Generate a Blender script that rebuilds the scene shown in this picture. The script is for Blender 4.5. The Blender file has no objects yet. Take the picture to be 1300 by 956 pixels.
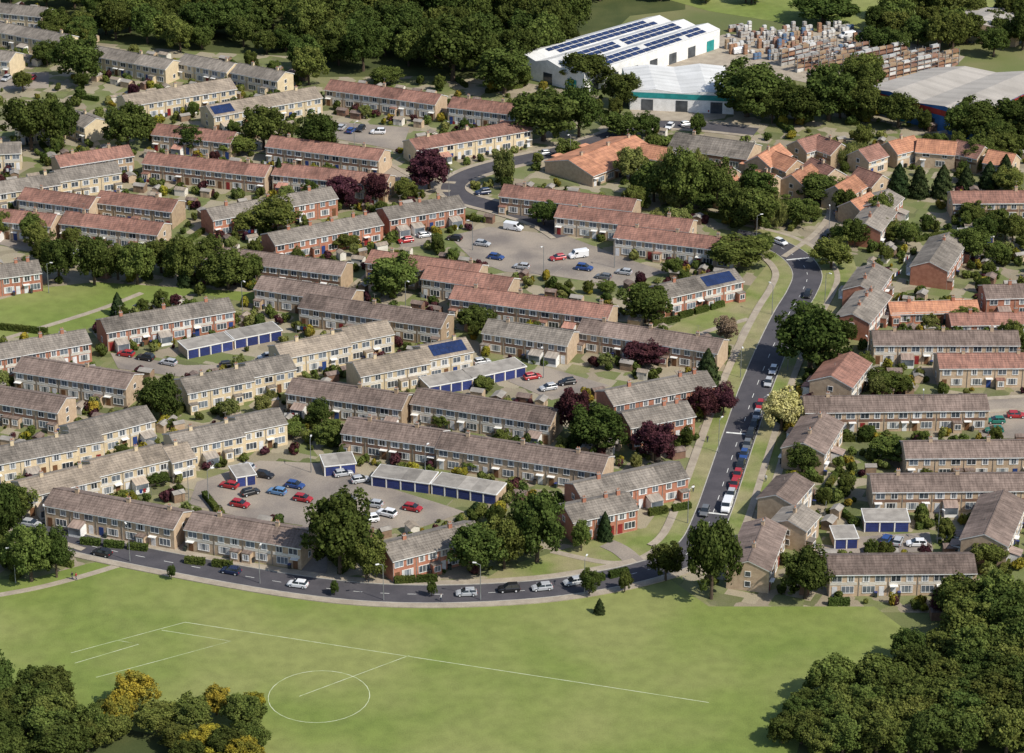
import bpy, math, random
from mathutils import Vector, Matrix, Euler
R=random.Random(7)
sc=bpy.context.scene
COL=sc.collection
# ---------------------------------------------------------------- survey
H=256.0; PT=math.radians(24.0); F=3544.0
def W(u,v,z=0.0):
    """rectify oblique survey-sheet coordinates to metres on the plane z"""
    a=(u-650.)/F; b=-(v-478.)/F
    dy=math.cos(PT)+b*math.sin(PT); dz=-math.sin(PT)+b*math.cos(PT)
    t=(z-H)/dz
    return (a*t,dy*t)
def S(u,v):
    b=-(v-478.)/F
    return F/((-H)/(-math.sin(PT)+b*math.cos(PT)))
# ---------------------------------------------------------------- materials
def mat(name,c,c2=None,s=.5,c3=None,s3=.06,rough=.85,rnd=0.,fine=.12,spec=.25,trans=0.,metal=0.,streak=False,lo=.38,hi=.62):
    m=bpy.data.materials.new(name); m.use_nodes=True; nt=m.node_tree; N=nt.nodes; L=nt.links
    N.clear()
    out=N.new('ShaderNodeOutputMaterial')
    tc=N.new('ShaderNodeTexCoord'); geo=N.new('ShaderNodeNewGeometry')
    vec=geo.outputs['Position']
    if streak:
        mp=N.new('ShaderNodeMapping'); mp.inputs['Scale'].default_value=(2.6,.35,.35)
        L.new(tc.outputs['Object'],mp.inputs[0]); svec=mp.outputs[0]
    else: svec=vec
    def noise(sc_,v,d=5):
        n=N.new('ShaderNodeTexNoise'); n.inputs['Scale'].default_value=sc_; n.inputs['Detail'].default_value=d
        L.new(v,n.inputs['Vector']); return n.outputs[0]
    def mr(x,a,b,o0=0.,o1=1.):
        r=N.new('ShaderNodeMapRange'); L.new(x,r.inputs[0])
        r.inputs[1].default_value=a;r.inputs[2].default_value=b;r.inputs[3].default_value=o0;r.inputs[4].default_value=o1
        return r.outputs[0]
    def mix(f,a,b):
        x=N.new('ShaderNodeMixRGB'); L.new(f,x.inputs[0])
        for i,q in ((1,a),(2,b)):
            if isinstance(q,tuple): x.inputs[i].default_value=q+(1,)
            else: L.new(q,x.inputs[i])
        return x.outputs[0]
    def add(a,b):
        x=N.new('ShaderNodeMath'); x.operation='ADD'
        for i,q in ((0,a),(1,b)):
            if isinstance(q,float): x.inputs[i].default_value=q
            else: L.new(q,x.inputs[i])
        return x.outputs[0]
    if c2 is None: c2=tuple(x*.75 for x in c)
    col=mix(mr(noise(s,svec),lo,hi),c,c2)
    if c3: col=mix(mr(noise(s3,vec,6),.42,.62),col,c3)
    at=N.new('ShaderNodeAttribute'); at.attribute_name='var'
    val=add(at.outputs['Fac'],1.0)
    if fine: val=add(val,mr(noise(max(s*7,4.),vec,2),.3,.7,-fine,fine))
    if streak: val=add(val,mr(noise(.45,vec,4),.35,.65,-.17,.17))
    if name.endswith('grass'): val=add(val,mr(noise(.35,vec,5),.35,.65,-.10,.10))
    if rnd:
        oi=N.new('ShaderNodeObjectInfo'); val=add(val,mr(oi.outputs['Random'],0,1,-rnd,rnd))
    hs=N.new('ShaderNodeHueSaturation'); L.new(val,hs.inputs['Value']); L.new(col,hs.inputs['Color'])
    if rnd:
        mm=N.new('ShaderNodeMath'); mm.operation='MULTIPLY'; mm.inputs[1].default_value=7.31
        L.new(oi.outputs['Random'],mm.inputs[0]); fr=N.new('ShaderNodeMath'); fr.operation='FRACT'; L.new(mm.outputs[0],fr.inputs[0])
        L.new(mr(fr.outputs[0],0,1,.5-.025,.5+.012),hs.inputs['Hue'])
    if trans:
        d=N.new('ShaderNodeBsdfDiffuse'); t=N.new('ShaderNodeBsdfTranslucent'); ms=N.new('ShaderNodeMixShader')
        ms.inputs[0].default_value=trans
        L.new(hs.outputs[0],d.inputs[0]);L.new(hs.outputs[0],t.inputs[0]);L.new(d.outputs[0],ms.inputs[1]);L.new(t.outputs[0],ms.inputs[2])
        L.new(ms.outputs[0],out.inputs[0])
    else:
        p=N.new('ShaderNodeBsdfPrincipled'); L.new(hs.outputs[0],p.inputs['Base Color'])
        p.inputs['Roughness'].default_value=rough; p.inputs['Specular IOR Level'].default_value=spec; p.inputs['Metallic'].default_value=metal
        L.new(p.outputs[0],out.inputs[0])
    return m
M={}
M['tan']=mat('tan_brick',(.42,.31,.20),(.34,.245,.16),1.2)
M['tan2']=mat('buff_brick',(.48,.365,.25),(.40,.295,.20),1.2)
M['red']=mat('red_brick',(.40,.18,.115),(.32,.135,.085),1.2)
M['cream']=mat('cream_render',(.60,.49,.32),(.52,.42,.275),.8)
M['r_brown']=mat('brown_roof_tile',(.215,.162,.135),(.135,.10,.083),1.,streak=True,fine=.20)
M['r_red']=mat('red_roof_tile',(.30,.155,.115),(.185,.10,.078),1.,streak=True,fine=.20)
M['r_grey']=mat('grey_roof_tile',(.235,.205,.172),(.155,.136,.115),1.,streak=True,fine=.20)
M['r_orange']=mat('orange_roof_tile',(.47,.225,.13),(.34,.16,.10),1.,streak=True,fine=.18)
M['r_pale']=mat('pale_roof_tile',(.31,.255,.195),(.225,.185,.145),1.,streak=True,fine=.18)
M['white']=mat('white_paint',(.78,.77,.74),(.68,.67,.64),.8,rough=.5)
M['glass']=mat('window_glass',(.035,.042,.05),(.08,.09,.10),.35,rough=.08,spec=.6,fine=0)
M['panel_w']=mat('white_cladding',(.66,.62,.54),(.56,.52,.45),.6)
M['panel_b']=mat('hung_tile_cladding',(.22,.13,.09),(.17,.10,.07),.9)
M['door1']=mat('door_blue',(.03,.06,.2),rough=.4); M['door2']=mat('door_red',(.25,.03,.03),rough=.4)
M['door3']=mat('door_wood',(.16,.08,.04),rough=.5); M['door4']=mat('door_white',(.7,.7,.7),rough=.4)
M['garage']=mat('garage_door_blue',(.035,.05,.17),(.03,.04,.13),.7,rough=.45)
M['felt']=mat('roofing_felt',(.31,.285,.25),(.23,.21,.185),.5)
M['solar']=mat('solar_cell',(.015,.025,.07),(.02,.035,.10),.6,rough=.15,spec=.7,fine=0)
M['asphalt']=mat('asphalt',(.080,.075,.082),(.062,.059,.066),.25,rough=.9,fine=.10)
M['asphalt_old']=mat('worn_asphalt',(.25,.215,.18),(.18,.155,.135),.12,c3=(.30,.255,.205),s3=.08,fine=.14)
M['paving']=mat('pavement_concrete',(.36,.31,.24),(.29,.245,.19),.4)
M['kerb']=mat('kerb_stone',(.42,.40,.35))
M['line']=mat('road_paint',(.72,.72,.68),(.55,.55,.52),1.)
M['pline']=mat('pitch_marking_paint',(.55,.58,.42),(.36,.42,.22),.6)
M['grass']=mat('mown_grass',(.135,.180,.038),(.170,.208,.050),.09,c3=(.205,.222,.070),s3=.03,fine=.12,lo=.3,hi=.7)
M['verge']=mat('verge_grass',(.145,.18,.046),(.20,.21,.075),.12,c3=(.25,.225,.115),s3=.06,fine=.16)
M['lawn']=mat('garden_lawn_grass',(.11,.148,.038),(.17,.185,.068),.3,fine=.15)
M['patio']=mat('patio_slab',(.38,.32,.245),(.28,.235,.18),.5)
M['gravel']=mat('gravel',(.31,.26,.205),(.25,.21,.165),.9,fine=.2)
M['soil']=mat('planting_bed',(.09,.08,.04),(.07,.09,.03),.7,fine=.25)
M['wood']=mat('fence_timber',(.27,.185,.12),(.19,.13,.09),.7)
M['metalroof']=mat('white_profiled_sheet',(.64,.635,.61),(.56,.555,.53),.15,rough=.5)
M['greyroof']=mat('grey_profiled_sheet',(.40,.365,.32),(.335,.305,.265),.1,rough=.6)
M['teal']=mat('teal_cladding',(.03,.27,.26),rough=.5); M['blue']=mat('blue_cladding',(.05,.16,.38),rough=.5)
M['cladred']=mat('red_cladding',(.45,.05,.04),rough=.5)
M['rackmetal']=mat('rack_steel',(.22,.10,.06),rough=.6)
M['lampmetal']=mat('galvanised_steel',(.30,.31,.31),rough=.5,metal=.4)
M['tyre']=mat('tyre_rubber',(.02,.02,.02)); M['carglass']=mat('car_glass',(.02,.025,.03),rough=.05,spec=.8,fine=0)
M['bark']=mat('tree_bark',(.10,.075,.05),(.07,.05,.035),1.5)
M['bin']=mat('bin_plastic',(.03,.05,.035),(.05,.05,.05),rough=.5)
M['tail']=mat('tail_lamp',(.4,.02,.02),rough=.3); M['head']=mat('head_lamp',(.7,.7,.7),rough=.15)
M['wfloor']=mat('woodland_floor',(.05,.065,.02),(.075,.085,.028),.1,fine=.2)
LEAF={'dark':((.056,.080,.020),(.078,.102,.026)),'mid':((.088,.115,.028),(.115,.138,.035)),'light':((.15,.175,.050),(.185,.20,.065)),
 'purple':((.062,.024,.029),(.090,.036,.036)),'yellow':((.37,.355,.13),(.43,.40,.18)),'gold':((.30,.25,.032),(.17,.17,.032)),'con':((.038,.062,.024),(.055,.078,.030)),
 'pink':((.28,.21,.14),(.21,.17,.10))}
for k,(a,b) in LEAF.items(): M['l_'+k]=mat('foliage_'+k,a,b,.5,rnd=.24,fine=.0,trans=.25)
# ---------------------------------------------------------------- mesh builder
class MB:
    def __init__(s): s.v=[];s.f=[];s.m=[];s.a=[]
    def q(s,pts,m=0,a=0.):
        n=len(s.v); s.v.extend(pts); s.f.append(tuple(range(n,n+len(pts)))); s.m.append(m); s.a.append(a)
    def box(s,x0,x1,y0,y1,z0,z1,m=0,a=0.,bot=False):
        if x0>x1:x0,x1=x1,x0
        if y0>y1:y0,y1=y1,y0
        s.q([(x0,y0,z0),(x1,y0,z0),(x1,y0,z1),(x0,y0,z1)],m,a); s.q([(x1,y1,z0),(x0,y1,z0),(x0,y1,z1),(x1,y1,z1)],m,a)
        s.q([(x0,y1,z0),(x0,y0,z0),(x0,y0,z1),(x0,y1,z1)],m,a); s.q([(x1,y0,z0),(x1,y1,z0),(x1,y1,z1),(x1,y0,z1)],m,a)
        s.q([(x0,y0,z1),(x1,y0,z1),(x1,y1,z1),(x0,y1,z1)],m,a)
        if bot: s.q([(x0,y1,z0),(x1,y1,z0),(x1,y0,z0),(x0,y0,z0)],m,a)
    def cyl(s,p,q,r0,r1,n=6,m=0):
        p=Vector(p);q=Vector(q);d=(q-p).normalized(); x=d.orthogonal().normalized(); y=d.cross(x)
        A=[p+(x*math.cos(i*6.2832/n)+y*math.sin(i*6.2832/n))*r0 for i in range(n)]
        B=[q+(x*math.cos(i*6.2832/n)+y*math.sin(i*6.2832/n))*r1 for i in range(n)]
        for i in range(n):
            j=(i+1)%n; s.q([tuple(A[i]),tuple(A[j]),tuple(B[j]),tuple(B[i])],m)
        s.q([tuple(b) for b in B],m); s.q([tuple(b) for b in reversed(A)],m)
    def mesh(s,name,mats):
        me=bpy.data.meshes.new(name); me.from_pydata(s.v,[],s.f)
        for k in mats: me.materials.append(M[k] if isinstance(k,str) else k)
        me.polygons.foreach_set('material_index',s.m)
        at=me.attributes.new('var','FLOAT','FACE'); at.data.foreach_set('value',s.a)
        me.update(); return me
    def obj(s,name,mats,parent=None,loc=(0,0,0),rot=0.):
        if not s.f: return None
        return place(name,s.mesh(name,mats),loc,rot,parent)
def place(name,me,loc=(0,0,0),rot=0.,parent=None,scale=(1,1,1)):
    o=bpy.data.objects.new(name,me); COL.objects.link(o); o.location=loc; o.rotation_euler=(0,0,rot); o.scale=scale
    if parent: o.parent=parent
    return o
# ---------------------------------------------------------------- occupancy grid
BL=set()
def inpoly(x,y,P):
    c=False; n=len(P); j=n-1
    for i in range(n):
        if (P[i][1]>y)!=(P[j][1]>y) and x<(P[j][0]-P[i][0])*(y-P[i][1])/(P[j][1]-P[i][1])+P[i][0]: c=not c
        j=i
    return c
def mark(P):
    xs=[p[0] for p in P]; ys=[p[1] for p in P]
    for i in range(int(math.floor(min(xs))),int(max(xs))+2):
        for j in range(int(math.floor(min(ys))),int(max(ys))+2):
            if inpoly(i+.5,j+.5,P): BL.add((i,j))
def blk(x,y): return (math.floor(x),math.floor(y)) in BL
# ---------------------------------------------------------------- flat areas
def area(name,px,m,z,world=False,markit=True,skirt=True):
    P=px if world else [W(*p) for p in px]
    mb=MB(); mb.q([(x,y,z) for x,y in P])
    if skirt:
        for i in range(len(P)):
            a=P[i];b=P[(i+1)%len(P)]; mb.q([(a[0],a[1],0),(b[0],b[1],0),(b[0],b[1],z),(a[0],a[1],z)])
    if markit: mark(P)
    return mb.obj(name,[m])
def smooth(P,k=7):
    out=[]
    for i in range(len(P)-1):
        p0=Vector(P[max(i-1,0)]);p1=Vector(P[i]);p2=Vector(P[i+1]);p3=Vector(P[min(i+2,len(P)-1)])
        for j in range(k):
            t=j/k; out.append(.5*((2*p1)+(p2-p0)*t+(2*p0-5*p1+4*p2-p3)*t*t+(3*p1-p0-3*p2+p3)*t**3))
    out.append(Vector(P[-1])); return out
def path(px): return smooth([W(*p) for p in px])
def ribbon(name,C,o0,o1,z,m,skirt=True,markit=True,i0=0,i1=None,dash=None):
    C=C[i0:i1]; nn=len(C); A=[];B=[]
    for i in range(nn):
        d=(C[min(i+1,nn-1)]-C[max(i-1,0)]).normalized(); n=Vector((-d.y,d.x)); A.append(C[i]+n*o0); B.append(C[i]+n*o1)
    mb=MB()
    for i in range(nn-1):
        if dash and (i%dash[1])>=dash[0]: continue
        a,b,c,d=A[i],A[i+1],B[i+1],B[i]
        mb.q([(a.x,a.y,z),(b.x,b.y,z),(c.x,c.y,z),(d.x,d.y,z)])
        if skirt:
            mb.q([(a.x,a.y,0),(b.x,b.y,0),(b.x,b.y,z),(a.x,a.y,z)]); mb.q([(c.x,c.y,0),(d.x,d.y,0),(d.x,d.y,z),(c.x,c.y,z)])
        if markit: mark([tuple(a),tuple(b),tuple(c),tuple(d)])
    return mb.obj(name,[m])
# ground
gm=mat('ground_cover',(.13,.15,.05),(.18,.17,.075),.05,c3=(.10,.12,.04),s3=.01,fine=.15)
mb=MB(); mb.q([(-6000,-3000,-.02),(6000,-3000,-.02),(6000,12000,-.02),(-6000,12000,-.02)]); mb.obj('ground',[gm])
def estate_mat():
    m=mat('estate_ground',(.18,.175,.08),(.27,.23,.155),.25,c3=(.15,.16,.065),s3=.08,fine=.18)
    nt=m.node_tree;N=nt.nodes;L=nt.links
    hs=[n for n in N if n.type=='HUE_SAT'][0]; src=hs.inputs['Color'].links[0].from_socket
    v=N.new('ShaderNodeTexVoronoi'); v.distance='CHEBYCHEV'; v.inputs['Scale'].default_value=.2
    g=[n for n in N if n.type=='NEW_GEOMETRY'][0]; mp=N.new('ShaderNodeMapping'); mp.inputs['Rotation'].default_value=(0,0,.4)
    L.new(g.outputs['Position'],mp.inputs[0]); L.new(mp.outputs[0],v.inputs['Vector'])
    sp=N.new('ShaderNodeSeparateColor'); L.new(v.outputs['Color'],sp.inputs[0])
    cr=N.new('ShaderNodeValToRGB'); L.new(sp.outputs[0],cr.inputs[0]); cr.color_ramp.interpolation='CONSTANT'
    E=cr.color_ramp.elements; E[0].color=(.12,.15,.045,1); E[1].position=.28; E[1].color=(.35,.295,.225,1)
    for p,c in ((.50,(.17,.175,.07,1)),(.66,(.27,.22,.17,1)),(.84,(.08,.10,.032,1))):
        e=E.new(p); e.color=c
    mx=N.new('ShaderNodeMixRGB'); mx.inputs[0].default_value=.65; L.new(src,mx.inputs[1]); L.new(cr.outputs[0],mx.inputs[2]); L.new(mx.outputs[0],hs.inputs['Color'])
    return m
M['estate']=estate_mat()
area('estate_ground',[(-80,760),(-80,20),(400,60),(640,100),(860,140),(1380,150),(1380,780),(900,775),(700,760),(300,745),(120,730)],'estate',.004,skirt=False,markit=False)
# playing field + greens
area('playing_field_grass',[(-300,742),(40,735),(110,716),(160,706),(300,738),(450,758),(600,762),(750,748),(840,728),(900,770),(1110,770),(1150,800),(1450,830),(1450,1150),(-300,1150)],'grass',.012,skirt=False)
area('park_grass',[(-60,432),(-40,392),(50,366),(120,358),(335,372),(345,390),(250,372),(185,385),(122,410),(100,425),(40,428)],'grass',.012,skirt=False)
area('communal_green',[(845,420),(880,395),(945,372),(985,322),(1005,332),(1003,350),(965,400),(940,440),(900,430)],'verge',.013,skirt=False)
area('communal_green',[(870,600),(885,560),(925,545),(915,600),(880,660),(820,705),(700,738),(600,745),(640,720),(740,690),(820,670)],'verge',.014,skirt=False)
area('communal_green',[(1040,330),(1075,300),(1090,350),(1060,400),(1030,395)],'verge',.013,skirt=False)
area('communal_green',[(965,600),(985,560),(1000,600),(975,660),(950,640)],'verge',.013,skirt=False)
area('communal_green',[(240,660),(400,700),(380,725),(80,688),(100,672)],'verge',.011,skirt=False)
area('distant_field_grass',[(760,-120),(1500,-120),(1500,0),(1290,18),(1120,45),(1000,30),(900,14),(850,0)],'grass',.012,skirt=False)
area('woodland_floor',[(-200,-200),(870,-200),(870,12),(800,20),(720,95),(400,98),(380,72),(240,65),(120,54),(-200,14)],'wfloor',.008,skirt=False,markit=False)
area('woodland_floor',[(-200,905),(60,905),(330,960),(330,1100),(-200,1100)],'wfloor',.02,skirt=False,markit=False)
area('woodland_floor',[(1180,800),(1500,800),(1500,1150),(960,1150),(1020,925),(1100,895)],'wfloor',.02,skirt=False,markit=False)
# pitch lines
def pl(px,w=.14,name='pitch_line',z=.02,m='pline'):
    C=[Vector(W(*p)) for p in px]; return ribbon(name,C,-w/2,w/2,z,m,skirt=False,markit=False)
pl([(90,829),(235,790),(745,868),(900,892)])
pl([(205,800),(293,814),(205,838),(122,860)]); pl([(150,813),(176,818),(95,842)])
pl([(520,832),(450,858),(380,884)],.13)
cc=W(405,884)
C=[Vector((cc[0]+9.1*math.cos(t*.1963),cc[1]+9.1*math.sin(t*.1963))) for t in range(33)]; ribbon('pitch_line',C,-.06,.06,.022,'pline',False,False)
# roads
main=path([(930,298),(960,304),(988,313),(1013,329),(1025,349),(1018,371),(1003,396),(988,426),(973,460),(957,500),(945,535),(932,573),(919,612),(905,652),(888,688),(862,710),(822,724),(770,736),(700,747),(620,753),(540,755),(460,752),(380,743),(300,730),(220,715),(140,699),(90,687),(40,672),(-40,652)])
K=7
ribbon('main_road',main,-3.5,3.5,.10,'asphalt')
ribbon('kerb',main,3.5,3.68,.21,'kerb'); ribbon('kerb',main,-3.68,-3.5,.21,'kerb')
ribbon('pavement',main,-8.6,-6.9,.19,'paving',i1=15*K); ribbon('verge',main,-6.9,-3.68,.17,'verge',i1=15*K)
ribbon('verge',main,3.68,6.6,.17,'verge',i1=15*K); ribbon('pavement',main,6.6,8.0,.19,'paving',i1=14*K)
ribbon('pavement',main,3.68,5.4,.19,'paving',i0=15*K); ribbon('pavement',main,-5.5,-3.68,.19,'paving',i0=16*K)
ribbon('road_centre_line',main,-.06,.06,.106,'line',False,False,dash=(1,3))
for i in (3*K,10*K+3,13*K):
    C=main[i:i+2]; d=(C[1]-C[0]).normalized(); n=Vector((-d.y,d.x))
    ribbon('give_way_marking',[C[0]-n*3,C[0]+n*3],-.3,.3,.108,'line',False,False)
roads=[([(960,168),(880,160),(820,160),(760,178),(700,195),(640,208),(595,222),(575,238),(590,252),(640,266),(690,282),(720,300)],3.2,.104),
 ([(575,238),(520,232),(470,205),(430,190),(380,185)],2.6,.098),
 ([(0,660),(60,672),(120,690)],2.6,.094),
 ([(215,712),(232,690),(225,668)],2.4,.090),
 ([(815,722),(790,700),(770,690)],2.0,.087),
 ([(1010,330),(1050,300),(1070,270),(1060,250)],2.6,.092),
 ([(-20,300),(60,318),(180,330),(250,340)],2.4,.096),
 ([(390,743),(400,720),(395,690),(400,665)],2.4,.089),
 ([(1180,520),(1300,512),(1380,512)],2.6,.0885),
 ([(1110,690),(1070,700),(1000,690)],2.,.083)]
for px,w,z in roads:
    c=path(px); ribbon('side_road',c,-w,w,z,'asphalt' if w>3 else 'asphalt_old')
    if w>2.5: ribbon('pavement',c,w,w+1.5,z+.1,'paving'); ribbon('pavement',c,-w-1.5,-w,z+.1,'paving')
for px in ([(-40,762),(40,748),(100,733),(150,718)],[(860,680),(875,640),(885,600),(898,560),(915,520),(930,470),(945,420),(970,390)],[(700,700),(780,715),(830,700),(870,660)],
  [(850,440),(900,420),(950,405)],[(860,470),(900,520)],[(0,432),(120,395),(180,372)],[(1000,560),(985,610),(965,660)]):
    c=path(px); ribbon('footpath',c,-.8,.8,.075,'paving')
c=path([(1236,900),(1262,866),(1290,835),(1330,795)]); ribbon('footpath',c,-3,3,.08,'paving')
fe=MB()
for off in (-3.3,3.3):
    for i in range(len(c)-1):
        d=(c[i+1]-c[i]);n=Vector((-d.y,d.x)).normalized();a=c[i]+n*off;b=c[i+1]+n*off
        fe.q([(a.x,a.y,0),(b.x,b.y,0),(b.x,b.y,1.8),(a.x,a.y,1.8)])
fe.obj('palisade_fence',['wood'])
courts=[[(250,612),(330,585),(440,590),(470,612),(560,640),(590,650),(540,668),(480,672),(420,655),(390,668),(300,655),(240,640)],
 [(570,300),(620,288),(720,300),(800,330),(845,345),(790,364),(700,350),(640,345),(600,330)],[(640,482),(690,465),(775,490),(700,508)],
 [(140,448),(235,464),(330,462),(360,446),(350,460),(240,480),(150,468)],[(390,152),(520,162),(510,192),(480,186),(420,175)],[(1235,520),(1330,515),(1330,558),(1245,556)],
 [(1085,682),(1180,676),(1185,700),(1090,704)],[(0,92),(62,92),(62,112),(-20,114)],[(590,455),(640,462),(560,480),(545,470)],[(500,300),(540,290),(560,310),(510,315)]]
for i,c in enumerate(courts): area('parking_court',c,'asphalt_old',.06+.004*i/2)
def bays(a,b,dep,n):
    A=Vector(W(*a));B=Vector(W(*b));e=(B-A);L=e.length;e.normalize();nr=Vector((-e.y,e.x));mb=MB()
    for i in range(n+1):
        p=A+e*L*i/n; q=p+nr*dep; t=e*.04
        mb.q([(p.x-t.x,p.y-t.y,.095),(p.x+t.x,p.y+t.y,.095),(q.x+t.x,q.y+t.y,.095),(q.x-t.x,q.y-t.y,.095)],0,-.3)
    mb.obj('parking_bay_marking',['kerb'])
bays((345,600),(440,622),4.8,7); bays((430,648),(530,664),4.8,7); bays((690,345),(770,360),4.6,6)
area('storage_yard',[(840,72),(918,44),(1090,38),(1225,72),(1200,96),(1130,116),(1100,122),(1000,100),(935,122),(920,150),(820,165),(800,140)],'paving',.05)
# ---------------------------------------------------------------- terraces
TL=[]
BINS=[]
def win(fr,gl,sy,x,y,z0,z1,w,mull=1):
    gl.q([(x-w/2,y+sy*.03,z0),(x+w/2,y+sy*.03,z0),(x+w/2,y+sy*.03,z1),(x-w/2,y+sy*.03,z1)],0,R.uniform(-.5,1.8))
    if R.random()<.45:
        cw=w*R.uniform(.14,.26)
        for s in(-1,1): fr.box(x+s*(w/2-cw/2)-cw/2,x+s*(w/2-cw/2)+cw/2,y+sy*.032,y+sy*.036,z0,z1,0,-.25)
    t=.09; y1=y+sy*.07
    fr.box(x-w/2-t,x+w/2+t,y,y1+sy*.03,z0-t,z0); fr.box(x-w/2-t,x+w/2+t,y,y1,z1,z1+t)
    fr.box(x-w/2-t,x-w/2,y,y1,z0,z1); fr.box(x+w/2,x+w/2+t,y,y1,z0,z1)
    for k in range(mull):
        xm=x-w/2+w*(k+1)/(mull+1); fr.box(xm-.04,xm+.04,y,y1,z0,z1)
def terrace(a,b,D=8.2,wall='tan',roof='brown',st=0,eave=4.9,sol=None,g=1,name=None,unit=5.6,ang=22.):
    tn=math.tan(math.radians(ang)); hr=eave+D/2*tn
    A=Vector(W(a[0],a[1],hr)); B=Vector(W(b[0],b[1],hr)); e=B-A; L=e.length; e.normalize(); nr=Vector((-e.y,e.x))
    c=(A+B)/2; rot=math.atan2(e.y,e.x); n=max(1,round(L/unit)); w=L/n
    pos={'tan':'buff_brick_terrace','tan2':'buff_brick_terrace','red':'red_brick_terrace','cream':'cream_rendered_terrace'}[wall]
    if n==1: pos=pos.replace('terrace','house')
    P=bpy.data.objects.new(name or pos,None); COL.objects.link(P); P.location=(c.x,c.y,0); P.rotation_euler=(0,0,rot)
    wl=MB();rf=MB();fr=MB();gl=MB();dr=MB();ch=MB();tr=MB();pn=MB()
    base=R.gauss(0,.10); wb=R.gauss(0,.06)
    segs=[]
    if st:
        i=0;k=0
        while i<n:
            j=min(n,i+st); segs.append((i,j,(.55 if k%2 else -.55),(.3 if k%2 else 0))); i=j;k+=1
    else: segs=[(0,n,0,0)]
    pan=R.choice([0,1,2]) if wall in('tan','tan2') else (1 if R.random()<.3 else 0)
    for i0,i1,yo,zo in segs:
        x0=-L/2+i0*w;x1=-L/2+i1*w;y0=yo-D/2;y1=yo+D/2;h=eave+zo;r=hr+zo
        for i in range(i0,i1):
            ua=-L/2+i*w;ub=ua+w;av=wb+R.gauss(0,.05)
            wl.q([(ua,y0,0),(ub,y0,0),(ub,y0,h),(ua,y0,h)],0,av);wl.q([(ub,y1,0),(ua,y1,0),(ua,y1,h),(ub,y1,h)],0,av)
        wl.q([(x0,y1,0),(x0,y0,0),(x0,y0,h),(x0,yo,r),(x0,y1,h)],0,wb);wl.q([(x1,y0,0),(x1,y1,0),(x1,y1,h),(x1,yo,r),(x1,y0,h)],0,wb)
        ov=.38; xa=x0-.14;xb=x1+.14; ze=h-ov*tn+.05; rr=r+.05
        for sy in(-1,1):
            ye=yo+sy*(D/2+ov)
            for i in range(i0,i1):
                ua=xa if i==i0 else -L/2+i*w; ub=xb if i==i1-1 else -L/2+(i+1)*w; av=base+(R.gauss(0,.05) if R.random()<.8 else R.choice([-.2,.2]))
                ns=7
                for k in range(ns):
                    t0=k/ns;t1=(k+1)/ns
                    rf.q([(ua,ye+(yo-ye)*t0,ze+(rr-ze)*t0+.035),(ub,ye+(yo-ye)*t0,ze+(rr-ze)*t0+.035),(ub,ye+(yo-ye)*t1,ze+(rr-ze)*t1),(ua,ye+(yo-ye)*t1,ze+(rr-ze)*t1)],0,av+R.uniform(-.04,.04))
            tr.q([(xa,ye,ze-.2),(xb,ye,ze-.2),(xb,ye,ze-.01),(xa,ye,ze-.01)],0)
            tr.q([(xa,ye,ze-.2),(xb,ye,ze-.2),(xb,yo+sy*D/2,ze-.2),(xa,yo+sy*D/2,ze-.2)],0)
            for xx in(xa,xb): tr.q([(xx,ye,ze-.2),(xx,ye,ze),(xx,yo,rr),(xx,yo,rr-.2)],0,-.15)
        rf.box(xa,xb,yo-.13,yo+.13,rr-.05,rr+.09,0,-.15)
        for i in range(i0,i1):
            ux=-L/2+i*w; fl=i%2
            def X(t): return ux+(w*(1-t) if fl else w*t)
            for sy,yw in((-1,y0),(1,y1)):
                if eave>4:
                    win(fr,gl,sy,X(.27),yw,3.15,4.35,1.75); win(fr,gl,sy,X(.74),yw,3.15,4.35,1.2 if sy<0 else 1.6)
                win(fr,gl,sy,X(.64),yw,.75,2.15,2.3,2)
                xd=X(.2); dr.box(xd-.5,xd+.5,yw,yw+sy*.06,.05,2.1,R.choice([0,1,2,2,3,3]))
                if pan: pn.box(ux+.25,ux+w-.25,yw,yw+sy*.05,2.4,3.02,0,R.uniform(-.15,.1))
                q=R.random()
                if R.random()<.5: BINS.append((c+e*(xd+R.choice([-1,1])*1.1)+nr*(yw+sy*.5),rot))
                if q<.3: tr.box(xd-.8,xd+.8,yw,yw+sy*.9,2.3,2.42,0,0,True)
                elif q<.48:
                    wl.box(xd-.95,xd+.95,yw,yw+sy*1.4,0,2.3); rf.box(xd-1.05,xd+1.05,yw,yw+sy*1.5,2.303,2.42); win(fr,gl,sy,xd,yw+sy*1.4,.9,2.0,1.2)
                elif q<.58:
                    tr.box(X(.62)-1.4,X(.62)+1.4,yw+sy*.02,yw+sy*2.4,0,2.2); gl.box(X(.62)-1.3,X(.62)+1.3,yw+sy*.12,yw+sy*2.43,.7,2.0,0,1.)
                    rf.q([(X(.62)-1.5,yw,2.8),(X(.62)+1.5,yw,2.8),(X(.62)+1.5,yw+sy*2.6,2.22),(X(.62)-1.5,yw+sy*2.6,2.22)],0,.6)
                elif q<.68 and sy>0:
                    wl.box(X(.64)-1.5,X(.64)+1.5,yw+sy*.02,yw+sy*3.,0,2.45); rf.box(X(.64)-1.6,X(.64)+1.6,yw+sy*.02,yw+sy*3.1,2.453,2.6,0,.4); win(fr,gl,sy,X(.64),yw+sy*3.,.8,2.0,1.6)
                tr.box(ux+.06,ux+.16,yw,yw+sy*.1,0,h-.3,1)
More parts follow.
